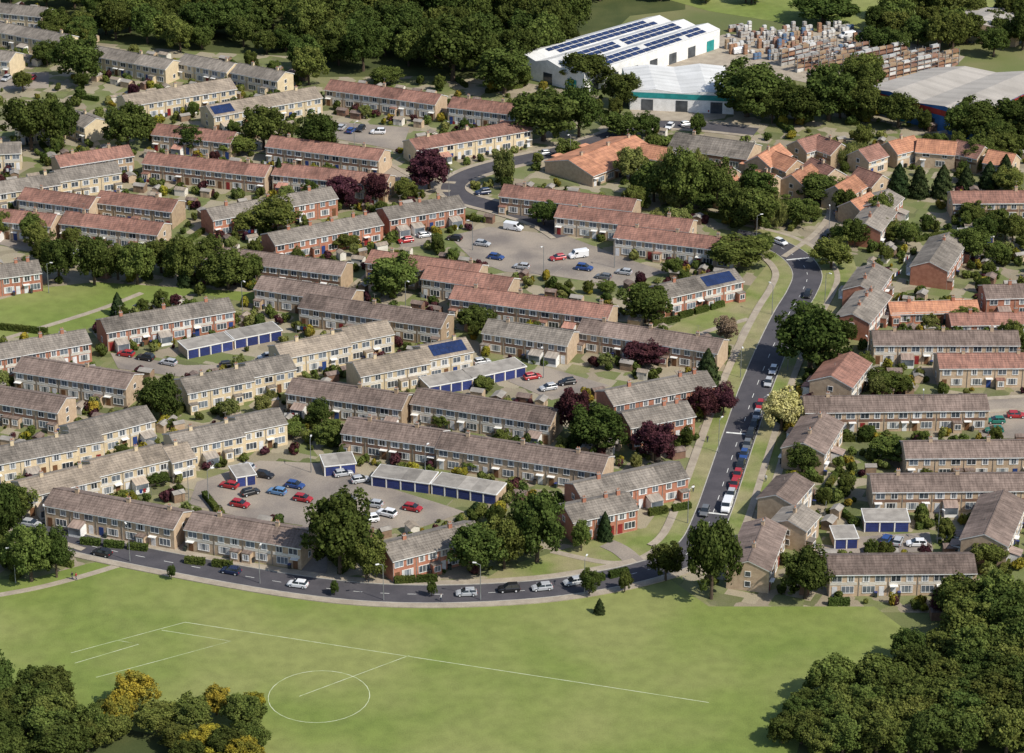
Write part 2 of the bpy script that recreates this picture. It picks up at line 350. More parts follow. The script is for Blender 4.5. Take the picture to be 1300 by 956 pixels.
            if i%2==0 or wall=='red' and R.random()<.4:
                if R.random()<(.8 if wall=='red' else .55):
                    cx=ux+w-.4 if i<i1-1 else ux+w*.5; s=R.uniform(.8,1.05)
                    ch.box(cx-.38,cx+.38,yo-.3,yo+.3,r-.35,r+s); ch.box(cx-.44,cx+.44,yo-.36,yo+.36,r+s+.001,r+s+.1,1)
                    for dx in(-.18,.18): ch.cyl((cx+dx,yo,r+s+.1),(cx+dx,yo,r+s+.45),.11,.09,6,2)
                    if R.random()<.5:
                        ch.cyl((cx,yo+.25,r+s),(cx,yo+.25,r+s+1.6),.03,.03,4,1); ch.box(cx-.5,cx+.5,yo+.23,yo+.27,r+s+1.5,r+s+1.54,1)
            else:
                ch.cyl((ux+w*.4,yo+1.2,r-.7),(ux+w*.4,yo+1.2,r+.1),.07,.07,5,1)
    for xx,sx in((-L/2,-1),(L/2,1)):
        if R.random()<.6:
            yo=segs[0 if sx<0 else -1][2]; x=xx
            for zz in((3.2,4.2),(1.0,2.1)):
                if R.random()<.7 and eave>4:
                    gl.q([(x+sx*.03,yo-.5,zz[0]),(x+sx*.03,yo+.5,zz[0]),(x+sx*.03,yo+.5,zz[1]),(x+sx*.03,yo-.5,zz[1])])
                    for (ya,yb,za,zb) in((-.6,.6,zz[0]-.1,zz[0]),(-.6,.6,zz[1],zz[1]+.1),(-.6,-.5,zz[0],zz[1]),(.5,.6,zz[0],zz[1])): fr.box(x,x+sx*.07,yo+ya,yo+yb,za,zb)
    if sol:
        s0,s1=sol; sp=MB(); nx=int((s1-s0)*L/1.05)
        for i in range(nx):
            for j in range(2):
                xa=-L/2+s0*L+i*1.05; ya=-D/2+.4+j*1.65; yb=ya+1.6
                yy=segs[-1 if s0>.4 else 0][2]; zz=segs[-1 if s0>.4 else 0][3]
                f=lambda y:eave+zz+(D/2+y)*tn+.16
                sp.q([(xa,yy+ya,f(ya)),(xa+1.,yy+ya,f(ya)),(xa+1.,yy+yb,f(yb)),(xa,yy+yb,f(yb))])
        sp.obj('solar_panels',['solar'],P)
    wl.obj('walls',[wall],P);rf.obj('roof',['r_'+roof],P);fr.obj('window_frames',['white'],P);gl.obj('windows',['glass'],P)
    dr.obj('doors',['door1','door2','door3','door4'],P);ch.obj('chimneys',[wall,'felt','r_orange'],P);tr.obj('fascia_and_gutters',['white','felt'],P);pn.obj('cladding_panels',['panel_w' if pan==1 else 'panel_b'],P)
    hw=L/2+.3;hd=D/2+.6
    mark([tuple(c+e*sx*hw+nr*sy*hd) for sx,sy in((-1,-1),(1,-1),(1,1),(-1,1))])
    if g: TL.append((c,e,nr,L,D,n,w,rot))
T=terrace
T((-10,26),(88,44),wall='cream',roof='grey'); T((-30,60),(20,66),wall='cream',roof='grey'); T((-20,2),(60,10),wall='cream',roof='grey')
T((122,58),(220,76),wall='cream',roof='grey'); T((235,68),(298,80),wall='cream',roof='grey'); T((303,80),(362,91),wall='cream',roof='grey')
T((20,150),(60,146),wall='cream',roof='grey',g=0); T((96,140),(122,150),wall='cream',roof='grey',g=0)
T((155,121),(292,99),wall='cream',roof='pale',D=9); T((262,134),(400,110),wall='cream',roof='pale',D=9,sol=(.02,.22))
T((420,101),(560,120),wall='tan2',roof='red'); T((575,123),(662,133),wall='tan2',roof='red'); T((520,177),(667,152),wall='cream',roof='red')
T((200,157),(300,168),wall='tan2',roof='red'); T((345,172),(488,190),wall='tan2',roof='red')
T((70,198),(163,184),wall='tan',roof='red'); T((188,193),(343,210),wall='tan2',roof='red'); T((352,207),(495,222),wall='tan',roof='red')
T((-10,231),(148,207),wall='cream',roof='grey',st=3); T((-20,182),(26,180),wall='cream',roof='grey')
T((32,238),(122,250),wall='tan2',roof='red'); T((128,242),(226,254),wall='tan',roof='red'); T((-30,262),(72,272),wall='tan2',roof='red'); T((84,268),(208,283),wall='tan2',roof='red')
T((262,265),(420,237),wall='red',roof='grey'); T((340,296),(477,270),wall='red',roof='grey'); T((486,264),(582,248),wall='red',roof='grey')
T((640,234),(808,253),wall='tan2',roof='red'); T((710,260),(880,279),wall='tan2',roof='red'); T((785,286),(940,304),wall='tan2',roof='red')
T((-30,340),(48,330),wall='red',roof='grey'); T((258,311),(440,333),wall='tan',roof='brown'); T((472,317),(612,336),wall='tan2',roof='red')
T((332,350),(452,368),wall='tan',roof='brown'); T((543,337),(652,353),wall='tan2',roof='red'); T((388,373),(568,399),wall='tan',roof='brown')
T((578,362),(778,388),wall='tan2',roof='red'); T((832,363),(932,341),wall='red',roof='grey',sol=(.55,.95))
T((128,405),(290,378),wall='red',roof='grey'); T((-30,442),(108,418),wall='red',roof='grey')
T((348,437),(492,409),wall='cream',roof='pale',st=3); T((228,480),(368,453),wall='cream',roof='grey',st=3); T((447,459),(592,431),wall='cream',roof='pale',st=3,sol=(.66,.97))
T((620,405),(728,421),wall='tan2',roof='grey'); T((740,404),(918,431),wall='tan2',roof='brown')
T((28,453),(170,475),wall='tan2',roof='brown'); T((-30,487),(84,505),wall='tan2',roof='brown')
T((372,480),(518,501),wall='tan',roof='brown'); T((530,493),(707,520),wall='tan2',roof='brown')
T((84,539),(184,514),wall='cream',roof='grey',st=3); T((-20,570),(124,543),wall='cream',roof='grey',st=3)
T((22,610),(236,560),wall='cream',roof='pale',st=3); T((214,550),(356,521),wall='cream',roof='grey',st=3)
T((442,530),(562,547),wall='tan',roof='brown'); T((562,549),(772,580),wall='tan2',roof='brown')
T((768,496),(897,471),wall='red',roof='grey'); T((790,524),(872,509),wall='red',roof='grey')
T((728,614),(862,586),wall='red',roof='grey'); T((716,642),(798,625),wall='red',roof='grey'); T((486,691),(602,662),wall='red',roof='grey')
T((68,620),(232,650),wall='tan2',roof='brown'); T((245,650),(392,674),wall='tan2',roof='brown')
# right-hand side
T((1207,243),(1320,242),wall='tan2',roof='red'); T((1180,332),(1205,295),wall='red',roof='grey',D=9)
T((1092,362),(1112,334),wall='red',roof='grey'); T((1082,398),(1110,364),wall='red',roof='grey')
T((1098,283),(1118,258),wall='red',roof='grey',g=0); T((1110,258),(1128,240),wall='red',roof='grey',g=0)
T((1107,420),(1292,420),wall='tan2',roof='brown'); T((1190,449),(1330,448),wall='tan2',roof='red'); T((1020,504),(1252,501),wall='tan2',roof='brown')
T((1147,561),(1330,559),wall='tan2',roof='brown'); T((1105,603),(1330,601),wall='tan2',roof='brown'); T((1050,706),(1236,704),wall='tan2',roof='brown')
T((1055,477),(1080,446),wall='tan2',roof='red',D=9.5); T((1020,562),(1045,523),wall='tan2',roof='brown',D=9); T((985,628),(1010,600),wall='tan2',roof='brown',D=7.6); T((1000,660),(1018,640),wall='tan2',roof='grey',D=7.6)
T((950,712),(972,657),wall='tan2',roof='brown'); T((1250,678),(1275,622),wall='tan2',roof='brown',D=9)
T((1128,384),(1240,381),wall='red',roof='orange',eave=2.8,D=7); T((1248,362),(1320,360),wall='red',roof='brown',eave=4.9); T((1205,398),(1320,396),wall='red',roof='red',eave=2.8,D=7)
# cul-de-sac of small orange-roofed houses
for a,b in (((962,198),(990,182)),((985,192),(1012,203)),((1012,178),(1040,170)),((1040,172),(1068,182)),((1005,222),(1030,208)),((1030,200),(1060,214)),((1060,236),(1085,222)),((1090,212),(1120,222)),
  ((1128,180),(1160,172)),((1165,176),(1215,180)),((1215,178),(1250,186)),((1255,190),(1290,196)),((900,205),(930,212)),((905,232),(935,222)),((1080,255),(1105,244)),((960,215),(985,222)),((815,182),(850,188)),((870,218),(895,212)),((1090,190),(1115,182))):
    T(a,b,wall=R.choice(['tan','tan2','tan2']),roof=R.choice(['orange','red','orange']),D=7.5,ang=32,eave=4.4,unit=8,g=0)
T((722,203),(806,172),D=17,wall='tan2',roof='orange',eave=3.2,g=0,name='community_hall',ang=16); T((858,168),(958,182),D=12,wall='tan2',roof='grey',eave=3.6,g=0,name='community_hall')
# ---------------------------------------------------------------- garages
def garages(a,b,D=5.6):
    A=Vector(W(a[0],a[1],2.35));B=Vector(W(b[0],b[1],2.35)); e=(B-A);L=e.length;e.normalize();nr=Vector((-e.y,e.x)); rot=math.atan2(e.y,e.x)
    P=bpy.data.objects.new('garage_block',None);COL.objects.link(P);P.location=(A.x,A.y,0);P.rotation_euler=(0,0,rot)
    n=max(1,round(L/2.8));w=L/n;wl=MB();dd=MB();rf=MB()
    wl.box(0,L,0,D,0,2.2); rf.box(-.15,L+.15,-.2,D+.15,2.205,2.42,1)
    for i in range(n): rf.q([(i*w-.0,-.1,2.43),(i*w+w,-.1,2.43),(i*w+w,D+.05,2.43),(i*w,D+.05,2.43)],0,R.gauss(0,.12))
    for i in range(n):
        x=i*w; dd.box(x+.22,x+w-.22,-.05,-.001,.05,2.02,0,R.uniform(-.2,.3))
        for k in range(1,5): dd.box(x+.3,x+w-.3,-.075,-.052,.05+k*.4,.09+k*.4,0,-.3)
        wl.box(x-.08,x+.14,-.12,-.002,0,2.19,1)
    wl.obj('walls',['tan2','white'],P);dd.obj('doors',['garage'],P);rf.obj('flat_roof',['felt','white'],P)
    mark([tuple(A+e*sx+nr*sy) for sx,sy in((-.3,-1),(L+.3,-1),(L+.3,D+.5),(-.3,D+.5))])
for a,b in (((238,444),(296,432)),((298,431),(358,419)),((545,491),(600,481)),((600,480),(668,465)),((472,604),(545,614)),((548,614),(630,628)),((1098,662),(1155,662)),((300,606),(325,602)),((1220,300),(1262,300)),((412,592),(452,588)),((1060,684),(1090,683))):
    garages(a,b)
# ---------------------------------------------------------------- foliage meshes
def rdir(r):
    z=r.uniform(-1,1);t=r.uniform(0,6.2832);s=math.sqrt(1-z*z);return Vector((s*math.cos(t),s*math.sin(t),z))
def leafq(mb,p,n,h,r,m=0,a=0.,asp=1.):
    x=n.orthogonal().normalized(); t=r.uniform(0,6.28); y=n.cross(x); X=x*math.cos(t)+y*math.sin(t); Y=n.cross(X); X*=h;Y*=h*asp
    mb.q([tuple(p-X-Y*.6),tuple(p+X*.7-Y),tuple(p+X+Y*.7),tuple(p-X*.6+Y)],m,a)
def broad(seed,N=9500,willow=False):
    r=random.Random(seed);mb=MB(); Rw=5.1;rz=4.9;cz=5.9
    mb.cyl((0,0,-.2),(r.uniform(-.2,.2),0,4.2),.38,.24,7,1)
    ph=[r.uniform(0,6.28) for _ in range(4)]; tall=r.uniform(-.1,.1)
    nC=95; cl=[]
    for i in range(nC):
        d=rdir(r)
        if d.z<-.72: d.z*=-.6; d.normalize()
        az=math.atan2(d.y,d.x); lob=.84+.12*math.sin(2*az+ph[0])+.10*math.sin(3*az+ph[1]+2*d.z)+.09*math.sin(5*az+ph[2]+3*d.z)+tall*d.z
        rad=(.4+.55*r.random()**.45)*lob
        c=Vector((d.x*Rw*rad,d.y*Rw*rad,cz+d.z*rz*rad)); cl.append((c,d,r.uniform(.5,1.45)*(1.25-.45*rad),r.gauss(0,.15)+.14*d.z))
    for c,d,cr,_ in cl[:14]: mb.cyl((0,0,r.uniform(1.8,4)),tuple(c*.9+Vector((0,0,.5))),.14,.04,5,1)
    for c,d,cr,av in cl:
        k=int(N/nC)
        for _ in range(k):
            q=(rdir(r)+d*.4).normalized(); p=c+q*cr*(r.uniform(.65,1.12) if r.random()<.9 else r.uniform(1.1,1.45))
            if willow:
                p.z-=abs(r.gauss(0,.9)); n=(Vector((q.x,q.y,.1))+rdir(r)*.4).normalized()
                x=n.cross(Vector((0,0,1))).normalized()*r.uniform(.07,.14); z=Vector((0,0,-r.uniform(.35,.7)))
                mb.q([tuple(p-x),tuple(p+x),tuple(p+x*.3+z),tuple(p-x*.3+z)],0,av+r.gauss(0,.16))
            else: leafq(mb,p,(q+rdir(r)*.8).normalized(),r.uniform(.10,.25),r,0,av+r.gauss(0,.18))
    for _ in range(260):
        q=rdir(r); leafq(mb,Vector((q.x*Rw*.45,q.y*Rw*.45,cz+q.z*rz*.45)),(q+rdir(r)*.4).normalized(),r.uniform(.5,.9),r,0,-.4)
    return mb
def conif(seed,N=4200):
    r=random.Random(seed);mb=MB();mb.cyl((0,0,-.2),(0,0,9),.4,.05,6,1)
    ph=r.uniform(0,6)
    for _ in range(N):
        t=r.random()**1.4; z=.4+t*10.4; az=r.uniform(0,6.283); rr=5.2*(1-t**1.5)**.8*(1+.14*math.sin(5*az+ph+z*2.2)+.1*math.sin(z*5))*r.uniform(.72,1.04)+.1
        o=Vector((math.cos(az),math.sin(az),.25)); leafq(mb,Vector((o.x*rr,o.y*rr,z)),(o+rdir(r)*.6).normalized(),r.uniform(.22,.45),r,0,r.gauss(0,.2))
    return mb
def bush(seed,N=640):
    r=random.Random(seed);mb=MB(); mb.cyl((0,0,-.1),(0,0,.9),.09,.04,5,1)
    cs=[(Vector((r.uniform(-.7,.7),r.uniform(-.7,.7),r.uniform(.6,1.5))),r.uniform(.4,.75),r.gauss(0,.12)) for _ in range(8)]
    for c,cr,av in cs:
        for _ in range(N//8):
            q=rdir(r); p=c+q*cr*r.uniform(.8,1.05); p.z=max(p.z,.05); leafq(mb,p,(q+rdir(r)*.5).normalized(),r.uniform(.10,.2),r,0,av+r.gauss(0,.15))
    return mb
def hedgeb(seed):
    r=random.Random(seed);mb=MB(); mb.box(-1.95,1.95,-.4,.4,0,1.15,0,-.3)
    for _ in range(900):
        f=r.random()
        if f<.4: p=Vector((r.uniform(-2,2),r.uniform(-.5,.5),1.25+r.gauss(0,.06)));n=Vector((0,0,1))
        elif f<.9: s=r.choice((-1,1)); p=Vector((r.uniform(-2,2),s*(.52+r.gauss(0,.05)),r.uniform(0,1.25)));n=Vector((0,s,.2))
        else: s=r.choice((-1,1)); p=Vector((s*2,r.uniform(-.5,.5),r.uniform(0,1.25)));n=Vector((s,0,.2))
        leafq(mb,p,(n+rdir(r)*.6).normalized(),r.uniform(.09,.17),r,0,r.gauss(0,.18))
    return mb
VAR={}
def reg(base,kinds,gens):
    for i,g in enumerate(gens):
        m0=g.mesh(base,['l_'+kinds[0],'bark'])
        for k in kinds:
            mm=m0 if k==kinds[0] else m0.copy()
            mm.materials[0]=M['l_'+k]; VAR.setdefault((base,k),[]).append(mm)
reg('tree',['dark','mid','light','purple','yellow','gold','pink'],[broad(i) for i in range(1,8)])
reg('willow',['light','mid'],[broad(i,8000,True) for i in(11,12)])
reg('conifer',['con','mid'],[conif(i) for i in(21,22)])
reg('bush',['dark','mid','light','purple','gold','pink'],[bush(i) for i in(31,32,33,34)])
reg('hedge',['dark','mid'],[hedgeb(i) for i in(41,42)])
NM={'dark':'broadleaf_tree','mid':'broadleaf_tree','light':'broadleaf_tree','purple':'copper_beech_tree','yellow':'variegated_maple_tree','gold':'golden_leaved_tree','pink':'flowering_tree'}
def tw(x,y,w,h,base,k,name=None):
    me=R.choice(VAR[(base,k)]); nm=name or {'tree':NM.get(k),'willow':'willow_tree','conifer':'conifer_tree','bush':'garden_shrub','hedge':'hedge'}[base]
    nom=2.6 if base=='bush' else 10.6; nh=2.1 if base=='bush' else 11.
    place(nm,me,(x,y,0),R.uniform(0,6.28),None,(w/nom,w/nom*R.uniform(.9,1.1),h/nh))
def tree(u,v,w,h,k='dark',base='tree'):
    s=S(u,v); x,y=W(u,v-.10*w); wm=w/s; hm=max((h-.18*w)/(s*.913),wm*.45)
    tw(x,y,wm,hm,base,k)
def forest(u0,v0,u1,v1,n,w0,w1,ks=('dark','dark','mid'),asp=(.8,1.15)):
    for _ in range(n):
        u=R.uniform(u0,u1);v=R.uniform(v0,v1);w=R.uniform(w0,w1); k=R.choice(ks)
        if k=='willow': tree(u,v,w,w*R.uniform(1,1.2),'light','willow')
        elif k=='con': tree(u,v,w*.6,w*R.uniform(.9,1.3),'con','conifer')
        else: tree(u,v,w,w*R.uniform(*asp),k)
def gforest(u0,v0,u1,v1,du,dv,w0,w1,ks=('dark','dark','dark','mid'),asp=(.85,1.25),test=None):
    v=v1;row=0
    while v>v0:
        u=u0+(row%2)*du/2
        while u<u1:
            uu=u+R.uniform(-.3,.3)*du;vv=v+R.uniform(-.4,.4)*dv
            if not test or test(uu,vv): w=R.uniform(w0,w1); tree(uu,vv,w,w*R.uniform(*asp),R.choice(ks))
            u+=du
        v-=dv;row+=1
for t in [(432,738,100,120,'dark'),(465,742,55,70,'mid'),(608,737,80,80,'dark'),(640,728,60,80,'mid'),(682,722,86,112,'dark'),(738,702,30,45,'mid'),(845,742,50,60,'dark'),(903,768,76,124,'dark'),
 (1022,767,72,76,'dark'),(748,758,28,40,'dark'),(793,754,24,32,'mid'),(425,757,14,22,'dark'),(548,759,14,24,'dark'),(218,737,12,22,'dark'),(40,745,70,85,'mid'),(72,738,50,70,'dark'),(8,705,60,100,'dark'),(20,665,60,55,'mid'),
 (205,540,60,68,'dark'),(500,385,76,65,'mid'),(820,417,74,60,'dark'),(605,424,56,38,'dark'),(1028,482,108,102,'dark'),(992,552,58,64,'yellow'),(1018,606,48,46,'dark'),(922,437,38,38,'pink'),
 (895,537,50,50,'purple'),(918,533,40,48,'purple'),(728,560,52,72,'purple'),(757,582,78,74,'dark'),(832,592,64,62,'purple'),(545,247,66,60,'purple'),(435,264,50,44,'purple'),(478,262,38,44,'purple'),
 (1055,347,60,50,'mid'),(935,348,88,54,'mid'),(640,240,30,52,'light'),(690,188,90,80,'dark'),(735,180,60,75,'dark'),(720,205,40,30,'mid'),(790,180,60,40,'dark'),(820,178,40,36,'dark'),(745,118,70,56,'dark'),(790,140,52,52,'dark'),
 (100,113,74,72,'dark'),(40,198,74,80,'dark'),(80,192,50,66,'dark'),(163,197,70,70,'dark'),(243,197,50,40,'dark'),(335,197,66,66,'dark'),(303,202,50,35,'mid'),(405,207,66,66,'dark'),(392,112,46,55,'mid'),(490,112,46,30,'mid'),
 (640,127,84,74,'dark'),(575,112,92,96,'dark'),(948,158,100,84,'dark'),(1010,165,70,60,'dark'),(1052,162,92,84,'dark'),(1095,160,60,60,'dark'),(1140,168,56,52,'dark'),(1045,38,86,52,'dark'),(1060,20,60,40,'dark'),
 (120,367,60,72,'dark'),(75,362,56,66,'dark'),(175,367,60,62,'mid'),(232,367,56,70,'dark'),(150,360,50,55,'dark'),(290,375,80,62,'dark'),(205,352,60,50,'mid'),(265,350,50,50,'dark'),(320,365,40,45,'mid'),(350,300,70,52,'mid'),(320,300,60,40,'mid'),
 (515,258,40,34,'mid'),(690,290,40,38,'dark'),(440,320,40,28,'mid'),(770,375,30,20,'mid'),(1040,262,70,46,'dark'),(960,300,80,66,'mid'),(1010,290,60,44,'mid'),(1240,215,60,45,'dark'),(1150,410,30,20,'mid'),(1225,415,46,28,'mid'),(1065,503,42,32,'dark'),(1125,503,60,36,'dark'),(1230,335,60,50,'mid'),(1250,310,40,38,'dark'),
 (965,325,40,30,'mid'),(1280,250,50,40,'mid'),(1130,590,60,40,'mid'),(1190,345,20,14,'mid'),(1200,540,40,25,'mid'),(1255,725,60,45,'mid'),(600,600,40,24,'mid'),(560,545,30,22,'mid'),(405,545,40,40,'dark'),(420,570,50,40,'mid'),(370,560,40,30,'mid'),(200,620,36,24,'dark'),(615,498,34,22,'mid'),(820,468,70,34,'purple'),(160,640,30,20,'mid'),
 (865,275,70,88,'mid'),(905,268,56,70,'dark'),(830,262,60,62,'mid'),(800,235,46,50,'light'),(930,290,60,62,'dark'),(960,265,60,55,'dark'),(1235,182,80,60,'dark'),(1285,180,70,60,'dark'),(1270,205,50,40,'mid')]:
    tree(*t)
for t in [(768,687,18,40),(761,780,14,22),(150,402,18,32),(898,492,32,52),(1140,252,30,46),(1166,252,26,42),(1196,252,28,44),(1226,245,26,36),(1255,240,24,36),(355,240,16,40),(1275,235,24,40),(235,365,18,40),(605,655,22,20)]:
    tree(t[0],t[1],t[2],t[3],'con','conifer')
for t in [(848,262,44,80),(882,250,40,66),(1080,215,50,38),(640,235,26,45),(985,290,40,44)]: tree(*t,'light','willow')
gforest(115,-90,400,56,36,13,38,58); gforest(232,60,400,68,34,12,32,46); gforest(395,-90,725,92,38,14,44,66)
gforest(-60,-90,130,10,38,14,38,56); gforest(720,-90,850,4,36,14,36,52)
gforest(1110,32,1310,72,36,13,38,56); forest(1205,172,1330,192,8,34,52); forest(50,45,125,70,5,34,46)
forest(780,240,985,300,12,26,48,('dark','mid','mid','light')); forest(930,135,1110,165,6,40,60)
gforest(1225,795,1400,960,44,16,56,84,('mid','mid','dark'),(.85,1.1)); gforest(1150,845,1225,960,44,18,54,80,('mid','mid','dark'),(.8,1.)); gforest(1060,888,1150,960,42,16,50,74,('mid','dark'),(.8,1.0)); forest(985,912,1060,965,10,42,58,('mid','dark'),(.8,1.0))
gforest(-60,885,90,975,44,16,56,80,('dark','dark','mid'),(.8,1.0)); forest(100,915,150,960,5,46,60,('dark','mid')); tree(172,905,60,58,'gold');tree(150,930,60,55,'gold'); tree(200,935,60,50,'mid'); gforest(235,935,330,985,42,16,46,62,('gold','mid','dark'),(.8,1.)); tree(275,912,48,44,'gold'); tree(320,915,42,40,'gold')
forest(1085,100,1110,180,3,40,50); forest(-30,40,60,120,4,30,45); forest(0,300,110,330,5,26,40,('dark','mid')); forest(860,-20,1000,12,12,26,40); forest(1090,-20,1320,20,8,24,36)
forest(1060,270,1160,330,8,24,40,('dark','mid')); forest(1220,270,1310,350,10,24,40,('dark','mid')); forest(960,180,1290,250,12,16,26,('dark','mid','light'))
for a,b in (((500,741),(556,738)),((100,690),(190,700)),((740,742),(800,728)),((1040,768),(1090,768)),((230,714),(300,722)),((0,418),(60,424)),((820,655),(880,645)),((620,395),(700,410)),((1060,560),(1140,560)),((860,405),(920,388))):
    A=Vector(W(*a));B=Vector(W(*b));d=B-A;n=max(1,int(d.length/3.8));rot=math.atan2(d.y,d.x)
    for i in range(n):
        p=A+d*(i+.5)/n; place('hedge',R.choice(VAR[('hedge','dark')]),(p.x,p.y,0),rot,None,(1,1,1.1))
# ---------------------------------------------------------------- gardens
shed=MB(); shed.box(-1.2,1.2,-.9,.9,0,1.9); shed.q([(-1.35,-1.05,1.85),(1.35,-1.05,1.85),(1.35,0,2.35),(-1.35,0,2.35)],1);shed.q([(1.35,1.05,1.85),(-1.35,1.05,1.85),(-1.35,0,2.35),(1.35,0,2.35)],1)
for x in(-1.2,1.2): shed.q([(x,-.9,1.9),(x,.9,1.9),(x,0,2.3)])
shed.box(-.4,.4,-.93,-.901,.05,1.75,0,-.3); shed.box(.6,1.0,-.92,-.901,1.1,1.5,2)
SH=[shed.mesh('garden_shed',['wood','felt','glass']),shed.mesh('garden_shed',['tan2','felt','glass']),shed.mesh('garden_shed',['panel_b','r_brown','glass']),shed.mesh('garden_shed',['panel_w','r_pale','glass'])]
bn=MB(); bn.q([(-.24,-.28,.05),(.24,-.28,.05),(.29,-.34,1.0),(-.29,-.34,1.0)]);bn.q([(.24,.28,.05),(-.24,.28,.05),(-.29,.34,1.0),(.29,.34,1.0)]);bn.q([(.24,-.28,.05),(.24,.28,.05),(.29,.34,1.),(.29,-.34,1.)]);bn.q([(-.24,.28,.05),(-.24,-.28,.05),(-.29,-.34,1.),(-.29,.34,1.)])
bn.box(-.31,.31,-.37,.40,1.0,1.07,1,0,True); bn.cyl((-.3,.3,.1),(.3,.3,.1),.1,.1,8,2)
BM=[bn.mesh('wheelie_bin',['bin',x,'tyre']) for x in('bin','garage','tyre')]
for p,rt in BINS:
    place('wheelie_bin',R.choice(BM),(p.x,p.y,.06),rt+R.uniform(-.2,.2))
# washing line with linen, and parasol
cl_=MB()
for x in(-1.8,1.8): cl_.cyl((x,0,0),(x,0,2.1),.04,.04,5,0)
cl_.box(-1.8,1.8,-.015,.015,2.0,2.03,0)
for i in range(4):
    x=-1.5+i*.8; cl_.q([(x,0,1.98),(x+.6,0,1.98),(x+.62,.08,1.0),(x-.02,.06,1.05)],1+i%3)
WL=cl_.mesh('washing_line',['lampmetal','white','door1','door2'])
ti=0
GP=['lawn','patio','gravel','soil']
for (c,e,nr,L,D,n,w,rot) in TL:
    ti+=1
    for side in(-1,1):
        pl_=MB();fe=MB(); new=[]
        z=.012+.0006*ti
        for i in range(n):
            x0=-L/2+i*w;x1=x0+w; dep=0
            mx=R.uniform(10,13) if side>0 else R.uniform(6.5,11)
            for d in (mx,10,8,6.5,5,3.5,2.2):
                if d>mx: continue
                ok=True
                for fx in(.1,.5,.9):
                    for fd in (.25,.5,.75,1.):
                        p=c+e*(x0+w*fx)+nr*side*(D/2+.9+(d-.9)*fd)
                        if blk(p.x,p.y): ok=False;break
                    if not ok:break
                if ok: dep=d;break
            if not dep: continue
            ya=side*(D/2+.02);yb=side*(D/2+dep); ym=ya+(yb-ya)*R.uniform(.25,.45)
            def qd(xa,xb,y_a,y_b,m): pl_.q([(xa,y_a,z),(xb,y_a,z),(xb,y_b,z),(xa,y_b,z)],m,R.uniform(-.3,.25))
            m1=R.choice([1,1,2,0]);m2=R.choice([0,0,0,2,1,3])
            qd(x0,x1,ya,ym,m1); b=R.uniform(.5,1.2)
            qd(x0,x0+b,ym,yb,3);qd(x0+b,x1-.8,ym,yb,m2);qd(x1-.8,x1,ym,yb,R.choice([1,3,0]))
            fm=R.choice([0,0,1,1,2]); hh=R.uniform(1.5,1.9) if dep>4 else .8
            fe.box(x0-.07,x0+.07,ya+side*.15,yb,0,hh,fm,R.uniform(-.3,.2))
            if i==n-1: fe.box(x1-.07,x1+.07,ya+side*.15,yb,0,hh,fm)
            if R.random()<.85: fe.box(x0+.08,x1-.08,yb-.07,yb+.07,0,hh*R.uniform(.8,1),R.choice([0,0,1,2]),R.uniform(-.3,.2))
            new.append([tuple(c+e*xx+nr*yy) for xx,yy in((x0,ya),(x1,ya),(x1,yb),(x0,yb))])
            if dep>5 and R.random()<.7:
                p=c+e*(x0+R.uniform(1.6,w-1.6))+nr*(yb-side*1.3); sx=R.uniform(.9,1.3); place('garden_shed',R.choice(SH),(p.x,p.y,0),rot+R.choice([0,1.5708,3.14]),None,(sx,sx,R.uniform(.9,1.05)))
            if dep>7 and R.random()<.25:
                p=c+e*(x0+w*.5)+nr*(ya+side*R.uniform(3,4.5)); place('washing_line',WL,(p.x,p.y,0),rot+R.uniform(-.3,.3))
            for _ in range(R.choice([3,4,5,6]) if dep>4 else 1):
                p=c+e*(x0+R.choice([R.uniform(.3,1.2),R.uniform(.3,w-.3),w-R.uniform(.3,1.2)]))+nr*(ya+(yb-ya)*R.uniform(.25,.98)); ww=R.uniform(.9,3.0)
                tw(p.x,p.y,ww,ww*R.uniform(.65,1.1),'bush',R.choice(['dark','dark','mid','mid','light','purple','gold']))
            if dep>6 and R.random()<.22:
                p=c+e*(x0+R.uniform(1,w-1))+nr*(yb-side*2); ww=R.uniform(2.8,5.2); tw(p.x,p.y,ww,ww*R.uniform(.9,1.3),'tree',R.choice(['dark','mid','mid','light','purple']))
        pl_.obj('garden_plots',GP); fe.obj('garden_fence',['wood','tan2','panel_w'])
        for P in new: mark(P)
cnt=0
while cnt<1150:
    u=R.uniform(-20,1320);v=R.uniform(105,740); x,y=W(u,v)
    if any(blk(x+a,y+b) for a in(-1,0,1) for b in(-1,0,1)): cnt+=.3;continue
    ww=R.uniform(1.2,3.8); tw(x,y,ww,ww*R.uniform(.6,1.1),'bush',R.choice(['dark','dark','mid','mid','light','gold'])); cnt+=1
    q=R.random()
    if q<.12: ww=R.uniform(3,6); tw(x,y,ww,ww*1.1,'tree',R.choice(['dark','mid','mid']))
    elif q<.22: place('garden_shed',R.choice(SH),(x+1.5,y,0),R.choice([.4,-.4,1.2]))
    elif q<.34:
        a=R.choice([.45,-.4,1.17,2.0])
        for j in range(R.randint(1,3)): place('hedge',R.choice(VAR[('hedge',R.choice(['dark','mid']))]),(x+math.cos(a)*3.9*j,y+math.sin(a)*3.9*j,0),a)
